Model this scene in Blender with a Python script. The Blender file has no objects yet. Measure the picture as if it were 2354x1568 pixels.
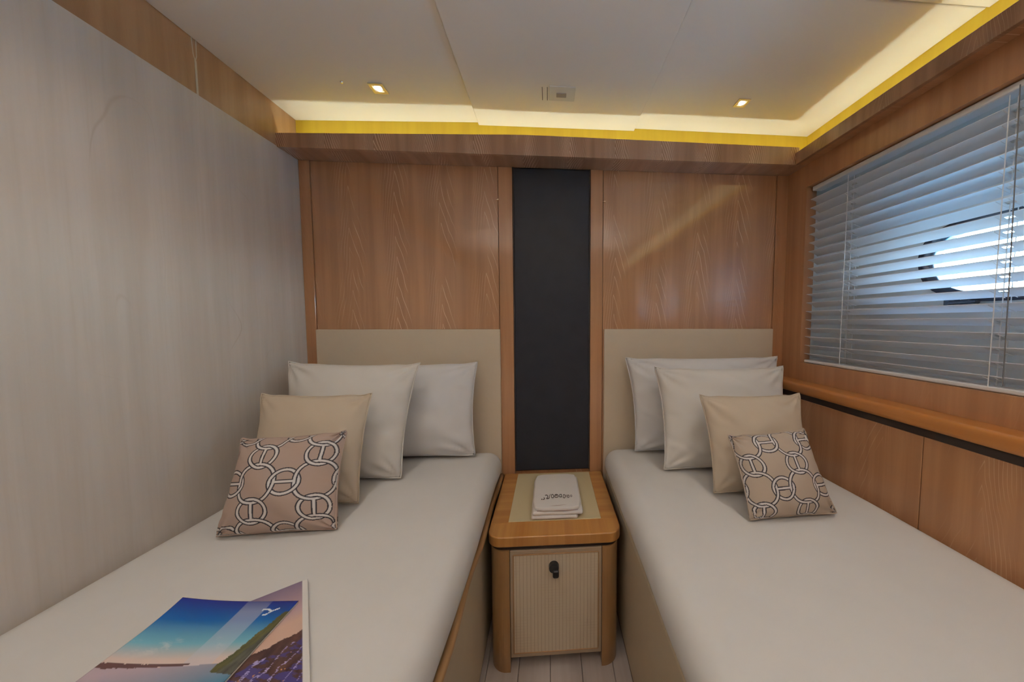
import bpy, bmesh, math, random
import numpy as np
from mathutils import Vector, Matrix, noise

random.seed(7)
S = bpy.context.scene
COL = S.collection

# ------------------------------------------------------------------ camera
cam_d = bpy.data.cameras.new('camera')
cam = bpy.data.objects.new('camera', cam_d)
COL.objects.link(cam)
cam.location = (0, 0, 1.10)
cam.rotation_euler = (math.radians(90 - 3.35), 0, math.radians(-3.9))
cam_d.sensor_width = 36
cam_d.lens = 740 / 2354 * 36
cam_d.shift_x = -136 / 2354
cam_d.clip_start = 0.02
S.camera = cam

# ------------------------------------------------------------------ sky, lamps' strengths, exposure
SKY_STRENGTH = 54.0
LED_STRENGTH = 31.0
LAMP_POWER = 5.7
FILL_BOWL_STRENGTH = 245.0
LAMP_COLOR = (1.0, 0.94, 0.86)
S.view_settings.view_transform = 'Standard'
S.view_settings.look = 'None'
S.view_settings.gamma = 1.0
S.view_settings.exposure = -0.14
S.view_settings.use_curve_mapping = False

W = bpy.data.worlds.new('sky')
S.world = W
W.use_nodes = True
nt = W.node_tree
nt.nodes.clear()
w_out = nt.nodes.new('ShaderNodeOutputWorld')
w_bg = nt.nodes.new('ShaderNodeBackground')
w_tc = nt.nodes.new('ShaderNodeTexCoord')
w_sep = nt.nodes.new('ShaderNodeSeparateXYZ')
w_ramp = nt.nodes.new('ShaderNodeValToRGB')
w_ramp.color_ramp.elements[0].position = 0.0
w_ramp.color_ramp.elements[0].color = (0.66, 0.86, 1.0, 1)
w_ramp.color_ramp.elements[1].position = 0.6
w_ramp.color_ramp.elements[1].color = (0.30, 0.52, 0.90, 1)
e = w_ramp.color_ramp.elements.new(0.12)
e.color = (0.56, 0.82, 1.0, 1)
nt.links.new(w_tc.outputs['Generated'], w_sep.inputs[0])
nt.links.new(w_sep.outputs['Z'], w_ramp.inputs[0])
nt.links.new(w_ramp.outputs[0], w_bg.inputs[0])
w_bg.inputs[1].default_value = SKY_STRENGTH
nt.links.new(w_bg.outputs[0], w_out.inputs[0])

# ------------------------------------------------------------------ room measures (metres)
FL = -0.05          # floor
XL = -1.035         # left wall face
YB = 1.45           # head-end wall face
XR = 1.10           # window wall face
XLOW = 1.05         # wall panel below the sill
YF = -1.75          # wall behind the bed feet
SOF0, SOF1 = 1.770, 1.784      # soffit shelf
CEIL = 1.945
XUP = 1.182         # outer wall above the soffit
YS, XS = 1.345, 1.05           # soffit front edges
BED = 0.535

# ------------------------------------------------------------------ helpers
def srgb(r, g, b):
    f = lambda c: c / 12.92 if c <= 0.04045 else ((c + 0.055) / 1.055) ** 2.4
    return (f(r / 255), f(g / 255), f(b / 255), 1)

def tag(o, label=None, cat=None, group=None, kind=None):
    if label: o['label'] = label
    if cat: o['category'] = cat
    if group: o['group'] = group
    if kind: o['kind'] = kind
    return o

def adopt(o, parent):
    o.parent = parent
    o.matrix_parent_inverse = Matrix.Translation(-parent.location)

def empty(name, loc=(0, 0, 0)):
    o = bpy.data.objects.new(name, None)
    o.location = loc
    o.empty_display_size = 0.05
    COL.objects.link(o)
    return o

def obj(name, vf, mat, parent=None, smooth=False):
    if isinstance(vf, bpy.types.Mesh):
        me = vf
    else:
        me = bpy.data.meshes.new(name)
        me.from_pydata([tuple(v) for v in vf[0]], [], [tuple(f) for f in vf[1]])
        me.validate()
        me.update()
        bm = bmesh.new(); bm.from_mesh(me)
        bmesh.ops.recalc_face_normals(bm, faces=bm.faces)
        bm.to_mesh(me); bm.free()
    if smooth:
        me.polygons.foreach_set('use_smooth', [True] * len(me.polygons))
    if mat is not None and not me.materials:
        me.materials.append(mat)
    o = bpy.data.objects.new(name, me)
    COL.objects.link(o)
    if parent is not None:
        adopt(o, parent)
    return o

def join(*parts):
    V, F = [], []
    for v, f in parts:
        n = len(V)
        V += [tuple(p) for p in v]
        F += [tuple(i + n for i in q) for q in f]
    return V, F

def box(x0, x1, y0, y1, z0, z1, bevel=0.0, seg=2):
    V = [(x, y, z) for x in (x0, x1) for y in (y0, y1) for z in (z0, z1)]
    F = [(0, 1, 3, 2), (4, 6, 7, 5), (0, 4, 5, 1), (2, 3, 7, 6), (0, 2, 6, 4), (1, 5, 7, 3)]
    if bevel <= 0:
        return V, F
    bm = bmesh.new()
    bv = [bm.verts.new(v) for v in V]
    for f in F: bm.faces.new([bv[i] for i in f])
    bmesh.ops.recalc_face_normals(bm, faces=bm.faces)
    bmesh.ops.bevel(bm, geom=list(bm.edges), offset=bevel, segments=seg, affect='EDGES', profile=0.5)
    bm.verts.index_update()
    out = [tuple(v.co) for v in bm.verts], [tuple(v.index for v in f.verts) for f in bm.faces]
    bm.free()
    return out

def prism(poly, z0, z1):
    n = len(poly)
    V = [(x, y, z0) for x, y in poly] + [(x, y, z1) for x, y in poly]
    F = [tuple(range(n))[::-1], tuple(range(n, 2 * n))]
    F += [(i, (i + 1) % n, n + (i + 1) % n, n + i) for i in range(n)]
    return V, F

def tube(pts, r, n=6, cap=True):
    pts = [Vector(p) for p in pts]
    V, F = [], []
    for i, p in enumerate(pts):
        d = (pts[min(i + 1, len(pts) - 1)] - pts[max(i - 1, 0)]).normalized()
        a = d.cross(Vector((0, 0, 1)))
        if a.length < 1e-3: a = d.cross(Vector((1, 0, 0)))
        a.normalize(); b = d.cross(a)
        for k in range(n):
            t = 2 * math.pi * k / n
            V.append(p + a * (r * math.cos(t)) + b * (r * math.sin(t)))
    for i in range(len(pts) - 1):
        for k in range(n):
            F.append((i * n + k, i * n + (k + 1) % n, (i + 1) * n + (k + 1) % n, (i + 1) * n + k))
    if cap:
        F.append(tuple(range(n))); F.append(tuple((len(pts) - 1) * n + k for k in range(n)))
    return V, F

def disc_solid(c, axis, r0, r1, h, n=24):
    """a tapered round solid from point c along axis (0,1,2)"""
    V = []
    for t, r in ((0, r0), (h, r1)):
        for k in range(n):
            a = 2 * math.pi * k / n
            p = [r * math.cos(a), r * math.sin(a)]
            q = list(c)
            ax = [i for i in range(3) if i != axis]
            q[ax[0]] += p[0]; q[ax[1]] += p[1]; q[axis] += t
            V.append(q)
    F = [tuple(range(n)), tuple(range(n, 2 * n))] + [(k, (k + 1) % n, n + (k + 1) % n, n + k) for k in range(n)]
    return V, F

def rounded_box(c, half, r, n=(8, 8, 3), amp=0.0, fr=6.0, seed=0.0, dome=0.0):
    """soft box: every cube-surface sample pushed onto a rounded box, then slightly uneven"""
    c = Vector(c)
    def axis(h, k):
        rr = min(r, h * 0.999)
        e = [-h + rr * t for t in (0, .12, .3, .55, .8)]
        inner = [(-h + rr) + (2 * (h - rr)) * i / k for i in range(k + 1)]
        return e + inner + [-x for x in reversed(e)]
    A = [axis(half[i], n[i]) for i in range(3)]
    idx = {}; V = []; F = []
    def vert(p):
        key = tuple(round(x, 5) for x in p)
        if key in idx: return idx[key]
        q = [max(-half[i] + min(r, half[i] * .999), min(half[i] - min(r, half[i] * .999), p[i])) for i in range(3)]
        d = Vector([(p[i] - q[i]) / min(r, half[i] * .999) for i in range(3)])
        d = d.normalized() if d.length > 1e-6 else d
        o = Vector([q[i] + d[i] * min(r, half[i] * .999) for i in range(3)])
        if dome:
            o.z += dome * (1 - (o.x / half[0]) ** 2) * (1 - (o.y / half[1]) ** 2) * (1 if o.z > 0 else 0)
        o = c + o
        if amp:
            o += d * (amp * noise.noise(Vector((o.x * fr + seed, o.y * fr, o.z * fr))))
        idx[key] = len(V); V.append(o)
        return idx[key]
    for a in range(3):
        b, d = [i for i in range(3) if i != a]
        for s in (-half[a], half[a]):
            for i in range(len(A[b]) - 1):
                for j in range(len(A[d]) - 1):
                    q = []
                    for (x, y) in ((i, j), (i + 1, j), (i + 1, j + 1), (i, j + 1)):
                        p = [0, 0, 0]; p[a] = s; p[b] = A[b][x]; p[d] = A[d][y]
                        q.append(vert(p))
                    if len(set(q)) == 4: F.append(tuple(q))
    return V, F

# ------------------------------------------------------------------ materials
class N:
    """tiny node-graph helper"""
    def __init__(s, name):
        s.m = bpy.data.materials.new(name); s.m.use_nodes = True
        s.t = s.m.node_tree; s.t.nodes.clear()
        s.out = s.t.nodes.new('ShaderNodeOutputMaterial')
        s.b = s.t.nodes.new('ShaderNodeBsdfPrincipled')
        s.t.links.new(s.b.outputs[0], s.out.inputs[0])
    def put(s, sock, v):
        if isinstance(v, bpy.types.NodeSocket): s.t.links.new(v, sock)
        else: sock.default_value = v
    def new(s, kind, **kw):
        n = s.t.nodes.new(kind)
        for k, v in kw.items(): setattr(n, k, v)
        return n
    def math(s, op, a, b=None, c=None):
        n = s.new('ShaderNodeMath', operation=op)
        s.put(n.inputs[0], a)
        if b is not None: s.put(n.inputs[1], b)
        if c is not None: s.put(n.inputs[2], c)
        return n.outputs[0]
    def xyz(s):
        tc = s.new('ShaderNodeTexCoord'); sp = s.new('ShaderNodeSeparateXYZ')
        s.t.links.new(tc.outputs['Object'], sp.inputs[0])
        return sp.outputs
    def vec(s, x, y, z=0.0):
        n = s.new('ShaderNodeCombineXYZ')
        for i, v in enumerate((x, y, z)): s.put(n.inputs[i], v)
        return n.outputs[0]
    def noise(s, v, scale=1.0, detail=3.0, rough=0.5):
        n = s.new('ShaderNodeTexNoise')
        s.t.links.new(v, n.inputs['Vector'])
        n.inputs['Scale'].default_value = scale; n.inputs['Detail'].default_value = detail
        n.inputs['Roughness'].default_value = rough
        return n.outputs['Fac']
    def rng(s, v, a, b, c=0.0, d=1.0, smooth=True):
        n = s.new('ShaderNodeMapRange', interpolation_type='SMOOTHSTEP' if smooth else 'LINEAR')
        s.put(n.inputs[0], v)
        for i, q in enumerate((a, b, c, d)): s.put(n.inputs[i + 1], q)
        return n.outputs[0]
    def mix(s, f, a, b, blend='MIX'):
        n = s.new('ShaderNodeMix', data_type='RGBA', blend_type=blend)
        s.put(n.inputs[0], f); s.put(n.inputs[6], a); s.put(n.inputs[7], b)
        return n.outputs[2]
    def bump(s, h, strength=0.1, dist=0.001):
        n = s.new('ShaderNodeBump'); n.inputs['Strength'].default_value = strength
        n.inputs['Distance'].default_value = dist
        s.t.links.new(h, n.inputs['Height'])
        s.t.links.new(n.outputs[0], s.b.inputs['Normal'])
    def set(s, **kw):
        for k, v in kw.items(): s.put(s.b.inputs[k.replace('_', ' ')], v)
        return s

def plain(name, col, rough=0.5, spec=0.5, **kw):
    n = N(name); n.set(Base_Color=col, Roughness=rough, **kw)
    n.b.inputs['Specular IOR Level'].default_value = spec
    return n.m

def wood(name, u, v, base, light, dark, period=0.19, u0=0.0, cath=0.8, apex=0.062, rough=0.3, coat=0.5, coat_rough=0.06, fine=1.0, coat_ior=1.5, lw=0.085, gaps=(0.40, 0.60)):
    """sliced veneer: repeated leaves with cathedral figure and long fine pores. u across, v along the grain"""
    n = N(name); c = n.xyz(); U = c['XYZ'.index(u)]; Vv = c['XYZ'.index(v)]
    wob = n.noise(n.vec(n.math('MULTIPLY', U, 9.0), n.math('MULTIPLY', Vv, 4.0)), 1.0, 2.0)
    Uw = n.math('ADD', n.math('SUBTRACT', U, u0), n.math('MULTIPLY', n.math('SUBTRACT', wob, 0.5), 0.035))
    cell = n.math('DIVIDE', Uw, period)
    loc = n.math('SUBTRACT', n.math('FRACT', cell), 0.45)
    k = n.math('FLOOR', cell)
    pos = n.math('MAXIMUM', loc, 0.0); neg = n.math('MAXIMUM', n.math('MULTIPLY', loc, -1.0), 0.0)
    leg = n.math('ADD', n.math('MULTIPLY', pos, 3.6 * period), n.math('MULTIPLY', neg, 8.0 * period))
    wob2 = n.noise(n.vec(n.math('MULTIPLY', U, 16.0), n.math('MULTIPLY', Vv, 4.0)), 1.0, 2.0)
    val = n.math('ADD', n.math('ADD', Vv, leg), n.math('MULTIPLY', wob2, 0.05))
    val = n.math('ADD', n.math('DIVIDE', val, apex), n.math('MULTIPLY', k, 0.37))
    fr = n.math('ABSOLUTE', n.math('SUBTRACT', n.math('FRACT', val), 0.5))
    line = n.rng(fr, 0.0, lw, 1.0, 0.0)
    broken = n.rng(n.noise(n.vec(n.math('MULTIPLY', U, 13.0), n.math('MULTIPLY', Vv, 4.0)), 1.0, 2.0), gaps[0], gaps[1])
    near = n.rng(n.math('ABSOLUTE', loc), 0.12, 0.40, 1.0, 0.0)
    line = n.math('MULTIPLY', n.math('MULTIPLY', line, broken), n.math('MULTIPLY', near, cath))
    pores = n.noise(n.vec(n.math('MULTIPLY', U, 420.0), n.math('MULTIPLY', Vv, 9.0)), 1.0, 3.0, 0.6)
    bands = n.noise(n.vec(n.math('MULTIPLY', U, 26.0), n.math('MULTIPLY', Vv, 0.9)), 1.0, 3.0, 0.55)
    colr = n.mix(n.rng(bands, 0.32, 0.70), dark, base)
    colr = n.mix(n.math('MULTIPLY', n.rng(pores, 0.45, 0.75), 0.25 * fine), colr, dark)
    colr = n.mix(line, colr, light)
    n.set(Base_Color=colr, Roughness=rough)
    n.b.inputs['Coat Weight'].default_value = coat
    n.b.inputs['Coat Roughness'].default_value = coat_rough
    n.b.inputs['Coat IOR'].default_value = coat_ior
    n.bump(n.math('ADD', pores, line), 0.06, 0.0006)
    return n.m

TEAK = ((0.51, 0.258, 0.122, 1), (0.86, 0.60, 0.40, 1), (0.41, 0.195, 0.088, 1))
def teak(name, u, v, **kw): return wood(name, u, v, *TEAK, **kw)

M = {}
M['veneer_back'] = teak('lacquered teak veneer, upright', 'X', 'Z', u0=0.02, cath=0.95, apex=.088, lw=.06, gaps=(.40, .56), coat=1.0, coat_rough=0.04, coat_ior=1.72)
M['veneer_trim'] = teak('lacquered teak lipping', 'X', 'Z', cath=0.1, coat=0.6)
M['veneer_side'] = teak('lacquered teak veneer, window side', 'Y', 'Z', u0=0.1, period=0.24, cath=0.55, coat=0.35, coat_rough=0.15)
M['veneer_plain'] = teak('plain teak veneer, window side', 'Y', 'Z', cath=0.06, coat=0.3, coat_rough=0.2)
M['soffit'] = wood('soffit veneer', 'X', 'Y', (0.43, 0.24, 0.145, 1), (0.80, 0.58, 0.42, 1), (0.32, 0.16, 0.09, 1), period=0.19, apex=0.036, lw=0.14, gaps=(.32, .5), cath=1.0, coat=0.8, coat_rough=0.06)
M['fascia'] = wood('fascia veneer', 'X', 'Z', (0.46, 0.26, 0.155, 1), (0.84, 0.62, 0.46, 1), (0.34, 0.18, 0.10, 1), period=0.19, apex=0.030, lw=0.16, gaps=(.30, .45), cath=1.0, coat=0.7, coat_rough=0.08)
M['fascia_side'] = wood('side fascia veneer', 'Y', 'Z', (0.40, 0.22, 0.125, 1), (0.62, 0.44, 0.30, 1), (0.27, 0.14, 0.075, 1), period=0.22, apex=0.05, cath=0.6, coat=0.6, coat_rough=0.1)
M['cove_wall'] = wood('cove lining, yellow wood', 'X', 'Z', (0.70, 0.47, 0.032, 1), (0.74, 0.51, 0.045, 1), (0.64, 0.41, 0.026, 1), cath=0.1, coat=0.0, rough=0.5)  # yellow of the strip's light is put into the wood colour
M['cove_side'] = wood('side cove lining, yellow wood', 'Y', 'Z', (0.70, 0.47, 0.032, 1), (0.74, 0.51, 0.045, 1), (0.64, 0.41, 0.026, 1), cath=0.1, coat=0.0, rough=0.5)  # same yellow glow painted into the window-side lining
M['upper_left'] = wood('upper left trim veneer', 'Y', 'Z', (0.50, 0.29, 0.15, 1), (0.60, 0.42, 0.26, 1), (0.40, 0.215, 0.10, 1), cath=0.1, coat=0.25, coat_rough=0.25)
M['sill'] = wood('orange teak', 'Z', 'Y', (0.62, 0.265, 0.07, 1), (0.66, 0.34, 0.11, 1), (0.50, 0.19, 0.045, 1), cath=0.0, coat=0.4, coat_rough=0.2)
M['groove'] = plain('dark groove', (0.03, 0.018, 0.014, 1), 0.6)
M['pale_veneer'] = None
def pale():
    n = N('pale sycamore veneer'); c = n.xyz()
    b1 = n.noise(n.vec(n.math('MULTIPLY', c[1], 13.0), n.math('MULTIPLY', c[2], 0.7)), 1.0, 4.0, 0.6)
    b2 = n.noise(n.vec(n.math('MULTIPLY', c[1], 130.0), n.math('MULTIPLY', c[2], 3.0)), 1.0, 3.0, 0.6)
    w = n.noise(n.vec(n.math('MULTIPLY', c[1], 2.6), n.math('MULTIPLY', c[2], 1.3)), 1.0, 2.0)
    ln = n.math('ABSOLUTE', n.math('SUBTRACT', n.math('FRACT', n.math('MULTIPLY', n.math('ADD', w, n.math('MULTIPLY', c[2], 0.08)), 7.0)), 0.5))
    vein = n.math('MULTIPLY', n.rng(ln, 0.0, 0.018, 1.0, 0.0), n.rng(n.noise(n.vec(n.math('MULTIPLY', c[1], 3.1), n.math('MULTIPLY', c[2], 2.0)), 1.3, 1.0), 0.52, 0.66))
    col = n.mix(n.rng(b1, 0.35, 0.68), (0.645, 0.57, 0.505, 1), (0.72, 0.645, 0.585, 1))
    col = n.mix(n.math('MULTIPLY', n.rng(b2, 0.45, 0.8), 0.25), col, (0.58, 0.48, 0.38, 1))
    col = n.mix(n.math('MULTIPLY', vein, 0.25), col, (0.42, 0.31, 0.2, 1))
    n.set(Base_Color=col, Roughness=0.38)
    n.b.inputs['Specular IOR Level'].default_value = 0.4
    n.bump(b2, 0.03, 0.0004)
    return n.m
M['pale_veneer'] = pale()
def ceil():
    n = N('satin ceiling panel'); c = n.xyz()
    f = n.noise(n.vec(n.math('MULTIPLY', c[0], 3.0), n.math('MULTIPLY', c[1], 3.0)), 1.0, 2.0)
    n.set(Base_Color=n.mix(f, (0.88, 0.83, 0.775, 1), (0.91, 0.86, 0.805, 1)), Roughness=0.34)
    h = n.noise(n.vec(n.math('MULTIPLY', c[0], 5.0), n.math('MULTIPLY', c[1], 1.2)), 1.0, 1.0)
    n.bump(h, 0.12, 0.02)
    return n.m
M['ceiling'] = ceil()
def cloth(name, col, var=0.06, rough=0.85, weave=900.0, bump=0.08):
    n = N(name); c = n.xyz(); tc = n.new('ShaderNodeTexCoord')
    f = n.noise(tc.outputs['Object'], 14.0, 3.0)
    d = tuple(x * (1 - var) for x in col[:3]) + (1,)
    h = n.noise(tc.outputs['Object'], weave, 1.0)
    n.set(Base_Color=n.mix(f, d, col), Roughness=rough)
    n.b.inputs['Specular IOR Level'].default_value = 0.2
    n.bump(h, bump, 0.0006)
    return n.m
M['sheet'] = cloth('white cotton sheet', (0.74, 0.715, 0.69, 1))
M['pillow_white'] = cloth('white pillowcase', (0.80, 0.775, 0.765, 1))
M['pillow_cream'] = cloth('off white linen', (0.76, 0.715, 0.66, 1))
M['cushion_beige'] = cloth('beige satin', (0.60, 0.49, 0.37, 1), rough=0.55)
M['headboard'] = cloth('cream leatherette', (0.68, 0.56, 0.42, 1), rough=0.5, weave=500, bump=0.05)
M['bed_side'] = cloth('beige leatherette', (0.56, 0.46, 0.33, 1), rough=0.55, weave=500, bump=0.05)
M['mat'] = cloth('cream leather inlay', (0.63, 0.52, 0.32, 1), rough=0.5, weave=600, bump=0.05)
M['terry'] = cloth('white terry towel', (0.78, 0.73, 0.69, 1), rough=0.95, weave=420, bump=0.5)
M['thread'] = plain('dark brown thread', (0.06, 0.04, 0.03, 1), 0.7)
M['thread_pink'] = plain('rose edging', (0.52, 0.36, 0.33, 1), 0.8)
M['black_panel'] = cloth('charcoal leather', (0.028, 0.029, 0.039, 1), var=0.3, rough=0.42, weave=260, bump=0.05)
M['black'] = plain('black lacquer', (0.012, 0.012, 0.013, 1), 0.35)
M['slat'] = plain('painted slat', (0.80, 0.80, 0.82, 1), 0.38)
M['cord'] = plain('white cord', (0.8, 0.8, 0.8, 1), 0.7)
M['liner'] = plain('grey hull liner', (0.74, 0.71, 0.67, 1), 0.5)
M['rim'] = plain('dark porthole gasket', (0.035, 0.037, 0.05, 1), 0.3)
M['chrome'] = plain('brushed steel', (0.75, 0.73, 0.70, 1), 0.25, Metallic=1.0)
M['brass'] = plain('brass pin', (0.85, 0.70, 0.50, 1), 0.2, Metallic=1.0)
M['lamp_trim'] = plain('satin lamp bezel', (0.78, 0.66, 0.45, 1), 0.3, Metallic=0.6)
M['plate'] = plain('grey plastic', (0.55, 0.52, 0.52, 1), 0.4)
M['plate_dark'] = plain('dull grey sensor', (0.30, 0.27, 0.29, 1), 0.3)
M['plate_body'] = plain('ceiling coloured plate', (0.72, 0.69, 0.65, 1), 0.4)
M['paper'] = plain('white paper', (0.78, 0.74, 0.70, 1), 0.5)
def printed(name, rough=0.35):
    n = N(name); a = n.new('ShaderNodeAttribute', attribute_name='print')
    n.set(Base_Color=a.outputs['Color'], Roughness=rough)
    return n.m
M['glossy_print'] = printed('glossy magazine print', 0.28)
M['fabric_print'] = printed('printed cotton', 0.8)
def glass():
    n = N('porthole glass'); n.t.nodes.remove(n.b)
    tr = n.new('ShaderNodeBsdfTransparent'); tr.inputs[0].default_value = (0.93, 0.98, 0.99, 1)
    gl = n.new('ShaderNodeBsdfGlossy'); gl.inputs['Roughness'].default_value = 0.02
    fr = n.new('ShaderNodeFresnel'); fr.inputs[0].default_value = 1.45
    mx = n.new('ShaderNodeMixShader')
    n.t.links.new(fr.outputs[0], mx.inputs[0]); n.t.links.new(tr.outputs[0], mx.inputs[1]); n.t.links.new(gl.outputs[0], mx.inputs[2])
    n.t.links.new(mx.outputs[0], n.out.inputs[0])
    return n.m
M['glass'] = glass()
def emit(name, col, st):
    n = N(name); n.set(Base_Color=(0, 0, 0, 1)); n.b.inputs['Emission Color'].default_value = col
    n.b.inputs['Emission Strength'].default_value = st
    return n.m
M['led'] = emit('warm light strip', (0.92, 1.15, 0.98, 1), LED_STRENGTH)
M['fill_bowl_light'] = emit('added fill bowl light', (1.0, 0.91, 0.80, 1), FILL_BOWL_STRENGTH)
M['lens'] = emit('lamp lens', (1.0, 0.92, 0.78, 1), 5.0)
M['top_wood'] = wood('honey teak top', 'X', 'Y', (0.56, 0.27, 0.07, 1), (0.6, 0.36, 0.14, 1), (0.42, 0.17, 0.04, 1), cath=0.0, coat=0.35, coat_rough=0.15)
M['top_wood_cross'] = wood('honey teak rail', 'Y', 'X', (0.52, 0.26, 0.07, 1), (0.6, 0.36, 0.14, 1), (0.40, 0.165, 0.04, 1), cath=0.0, coat=0.35, coat_rough=0.15)
M['column_wood'] = wood('golden brown column', 'X', 'Z', (0.42, 0.235, 0.095, 1), (0.5, 0.3, 0.13, 1), (0.34, 0.175, 0.065, 1), cath=0.0, coat=0.3, coat_rough=0.2)
M['rail_wood'] = wood('bed rail teak', 'X', 'Y', (0.46, 0.27, 0.12, 1), (0.55, 0.35, 0.18, 1), (0.36, 0.19, 0.08, 1), cath=0.0, coat=0.2)
def reed():
    n = N('woven door panel'); c = n.xyz()
    s = n.math('ABSOLUTE', n.math('SUBTRACT', n.math('FRACT', n.math('MULTIPLY', c[0], 86.0)), 0.5))
    s2 = n.math('ABSOLUTE', n.math('SUBTRACT', n.math('FRACT', n.math('MULTIPLY', c[2], 100.0)), 0.5))
    l = n.rng(s, 0.0, 0.09, 1.0, 0.0)
    l2 = n.math('MULTIPLY', n.rng(s2, 0.0, 0.08, 1.0, 0.0), n.rng(n.noise(n.vec(n.math('MULTIPLY', c[0], 8.0), n.math('MULTIPLY', c[2], 8.0)), 1.0, 1.0), 0.45, 0.65, 0.0, 0.5))
    g = n.math('MAXIMUM', l, l2)
    n.set(Base_Color=n.mix(g, (0.66, 0.54, 0.40, 1), (0.42, 0.29, 0.19, 1)), Roughness=0.75)
    n.bump(n.math('MULTIPLY', g, -1.0), 0.3, 0.001)
    return n.m
M['reed'] = reed()
M['door_frame'] = plain('pale door lipping', (0.46, 0.34, 0.23, 1), 0.5)
def floor_m():
    n = N('pale boards'); c = n.xyz()
    b = n.noise(n.vec(n.math('MULTIPLY', c[0], 60.0), n.math('MULTIPLY', c[1], 4.0)), 1.0, 4.0)
    n.set(Base_Color=n.mix(b, (0.46, 0.37, 0.32, 1), (0.60, 0.52, 0.48, 1)), Roughness=0.5)
    return n.m
M['floor'] = floor_m()
def sea():
    n = N('sea water'); c = n.xyz()
    h = n.noise(n.vec(c[0], c[1]), 1.5, 4.0)
    n.set(Base_Color=(0.22, 0.52, 0.58, 1), Roughness=0.12)
    n.bump(h, 0.5, 0.2)
    return n.m
M['sea'] = sea()
M['hull'] = plain('white hull paint', (0.8, 0.8, 0.8, 1), 0.25)

# ------------------------------------------------------------------ structure
fl = obj('floor', box(XL - .1, 1.6, YF - .1, YB + .1, FL - .12, FL - .012), M['groove'])
tag(fl, 'pale boarded cabin floor between the beds', kind='structure')
x = -0.315
while x < 0.33:
    obj('plank', box(x, x + .1035, YF, YB, FL - .012, FL, .0015, 1), M['floor'], fl)
    x += .105

# left wall: pale veneer below, wood band above
wl = obj('wall_left', box(XL - .06, XL - .004, YF, YB + .05, FL, 2.0), M['groove'])
tag(wl, 'pale veneered left wall with brown band under ceiling', kind='structure')
obj('veneer_panel', box(XL - .012, XL, YF, YB, FL, 1.772), M['pale_veneer'], wl)
for a, b in ((YF, 1.0688), (1.0692, YB)):
    obj('wood_band', box(XL - .014, XL - .003, a, b, 1.7735, 1.955), M['upper_left'], wl)
sm = join(box(XL - .012, XL - .0022, 1.0662, 1.0718, 1.7735, 1.87),
          tube([(XL - .004, 1.069, 1.868), (XL - .004, 1.064, 1.885), (XL - .004, 1.061, 1.94)], .0018),
          tube([(XL - .004, 1.069, 1.868), (XL - .004, 1.073, 1.885), (XL - .004, 1.074, 1.94)], .0018))
obj('band_joint', sm, plain('pale joint filler', (0.62, 0.52, 0.40, 1), 0.5), wl)

# head-end wall
wb = obj('wall_back', box(XL - .06, XR + .3, YB + .004, YB + .07, FL, 2.02), M['groove'])
tag(wb, 'head-end wall in glossy teak veneer panels', kind='structure')
def bpanel(name, x0, x1, z0, z1, mat, y=YB):
    return obj(name, box(x0 + .0008, x1 - .0008, y, YB + .01, z0, z1, .0012, 1), mat, wb)
bpanel('corner_strip', XL, -.991, FL, SOF0, M['veneer_trim'], YB - .004)
bpanel('panel', -.991, -.219, FL, SOF0, M['veneer_back'])
bpanel('panel_stile', -.219, -.157, FL, SOF0, M['veneer_trim'], YB - .002)
bpanel('panel_stile', .184, .241, FL, SOF0, M['veneer_trim'], YB - .002)
bpanel('panel', -.157, .184, FL, .42, M['veneer_back'], YB + .002)
bpanel('panel', .241, 1.046, FL, SOF0, M['veneer_back'])
bpanel('corner_strip', 1.046, XR + .01, FL, SOF0, M['veneer_trim'], YB - .003)
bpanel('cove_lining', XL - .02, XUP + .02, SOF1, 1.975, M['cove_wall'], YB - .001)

# soffits (with the raised lip that hides the light strip)
def lip_top(xv):
    return float(np.interp(xv, [-1.04, -.1, 1.07], [1.820, 1.849, 1.841]))
t1 = obj('trim_1', box(XL - .003, XUP, YS, YB + .002, SOF0, SOF1), M['soffit'])
tag(t1, 'glossy teak soffit shelf across the head-end wall', kind='structure')
xs = np.linspace(XL - .003, XS + .015, 24)
V = []; F = []
for i, xv in enumerate(xs):
    for yy, zz in ((YS, SOF0 - .001), (YS + .014, SOF0 - .001), (YS + .014, lip_top(xv)), (YS, lip_top(xv))):
        V.append((xv, yy - .001, zz))
for i in range(len(xs) - 1):
    for k in range(4):
        F.append((i * 4 + k, i * 4 + (k + 1) % 4, i * 4 + 4 + (k + 1) % 4, i * 4 + 4 + k))
F += [(0, 1, 2, 3), tuple(len(V) - 4 + k for k in range(4))]
obj('fascia', (V, F), M['fascia'], t1)
t2 = obj('trim_2', box(XS, XUP, YF, YS, SOF0, SOF1), M['veneer_side'])
tag(t2, 'teak soffit shelf above the blind', kind='structure')
obj('fascia', box(XS - .001, XS + .014, YF, YS + .012, SOF0 - .001, 1.818, .001, 1), M['fascia_side'], t2)

# window wall
wr = obj('wall_right', box(XLOW, 1.30, YF, YB, FL, .79), M['veneer_side'])
tag(wr, 'teak window wall with projecting orange sill', kind='structure')
for a, b in ((YF, -.62), (-.618, .098), (.10, .815), (.817, YB)):
    obj('lower_panel', box(XLOW - .004, XLOW + .01, a, b, FL, .779, .001, 1), M['veneer_side'], wr)
WY0, WY1, WZ0, WZ1 = -1.45, 1.338, .924, 1.676
obj('sill_board', box(1.030, XR + .02, YF, YB - .002, .803, .846, .012, 4), M['sill'], wr, True)
obj('sill_groove', box(XLOW - .002, XR, YF, YB - .003, .779, .803), M['groove'], wr)
obj('window_apron', box(XR, 1.145, YF, YB, .84, WZ0), M['veneer_plain'], wr)
obj('window_header', box(XR, 1.145, YF, YB, WZ1, SOF0), M['veneer_plain'], wr)
obj('window_jamb', box(XR, 1.145, WY1, YB, WZ0, WZ1), M['veneer_plain'], wr)
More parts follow.
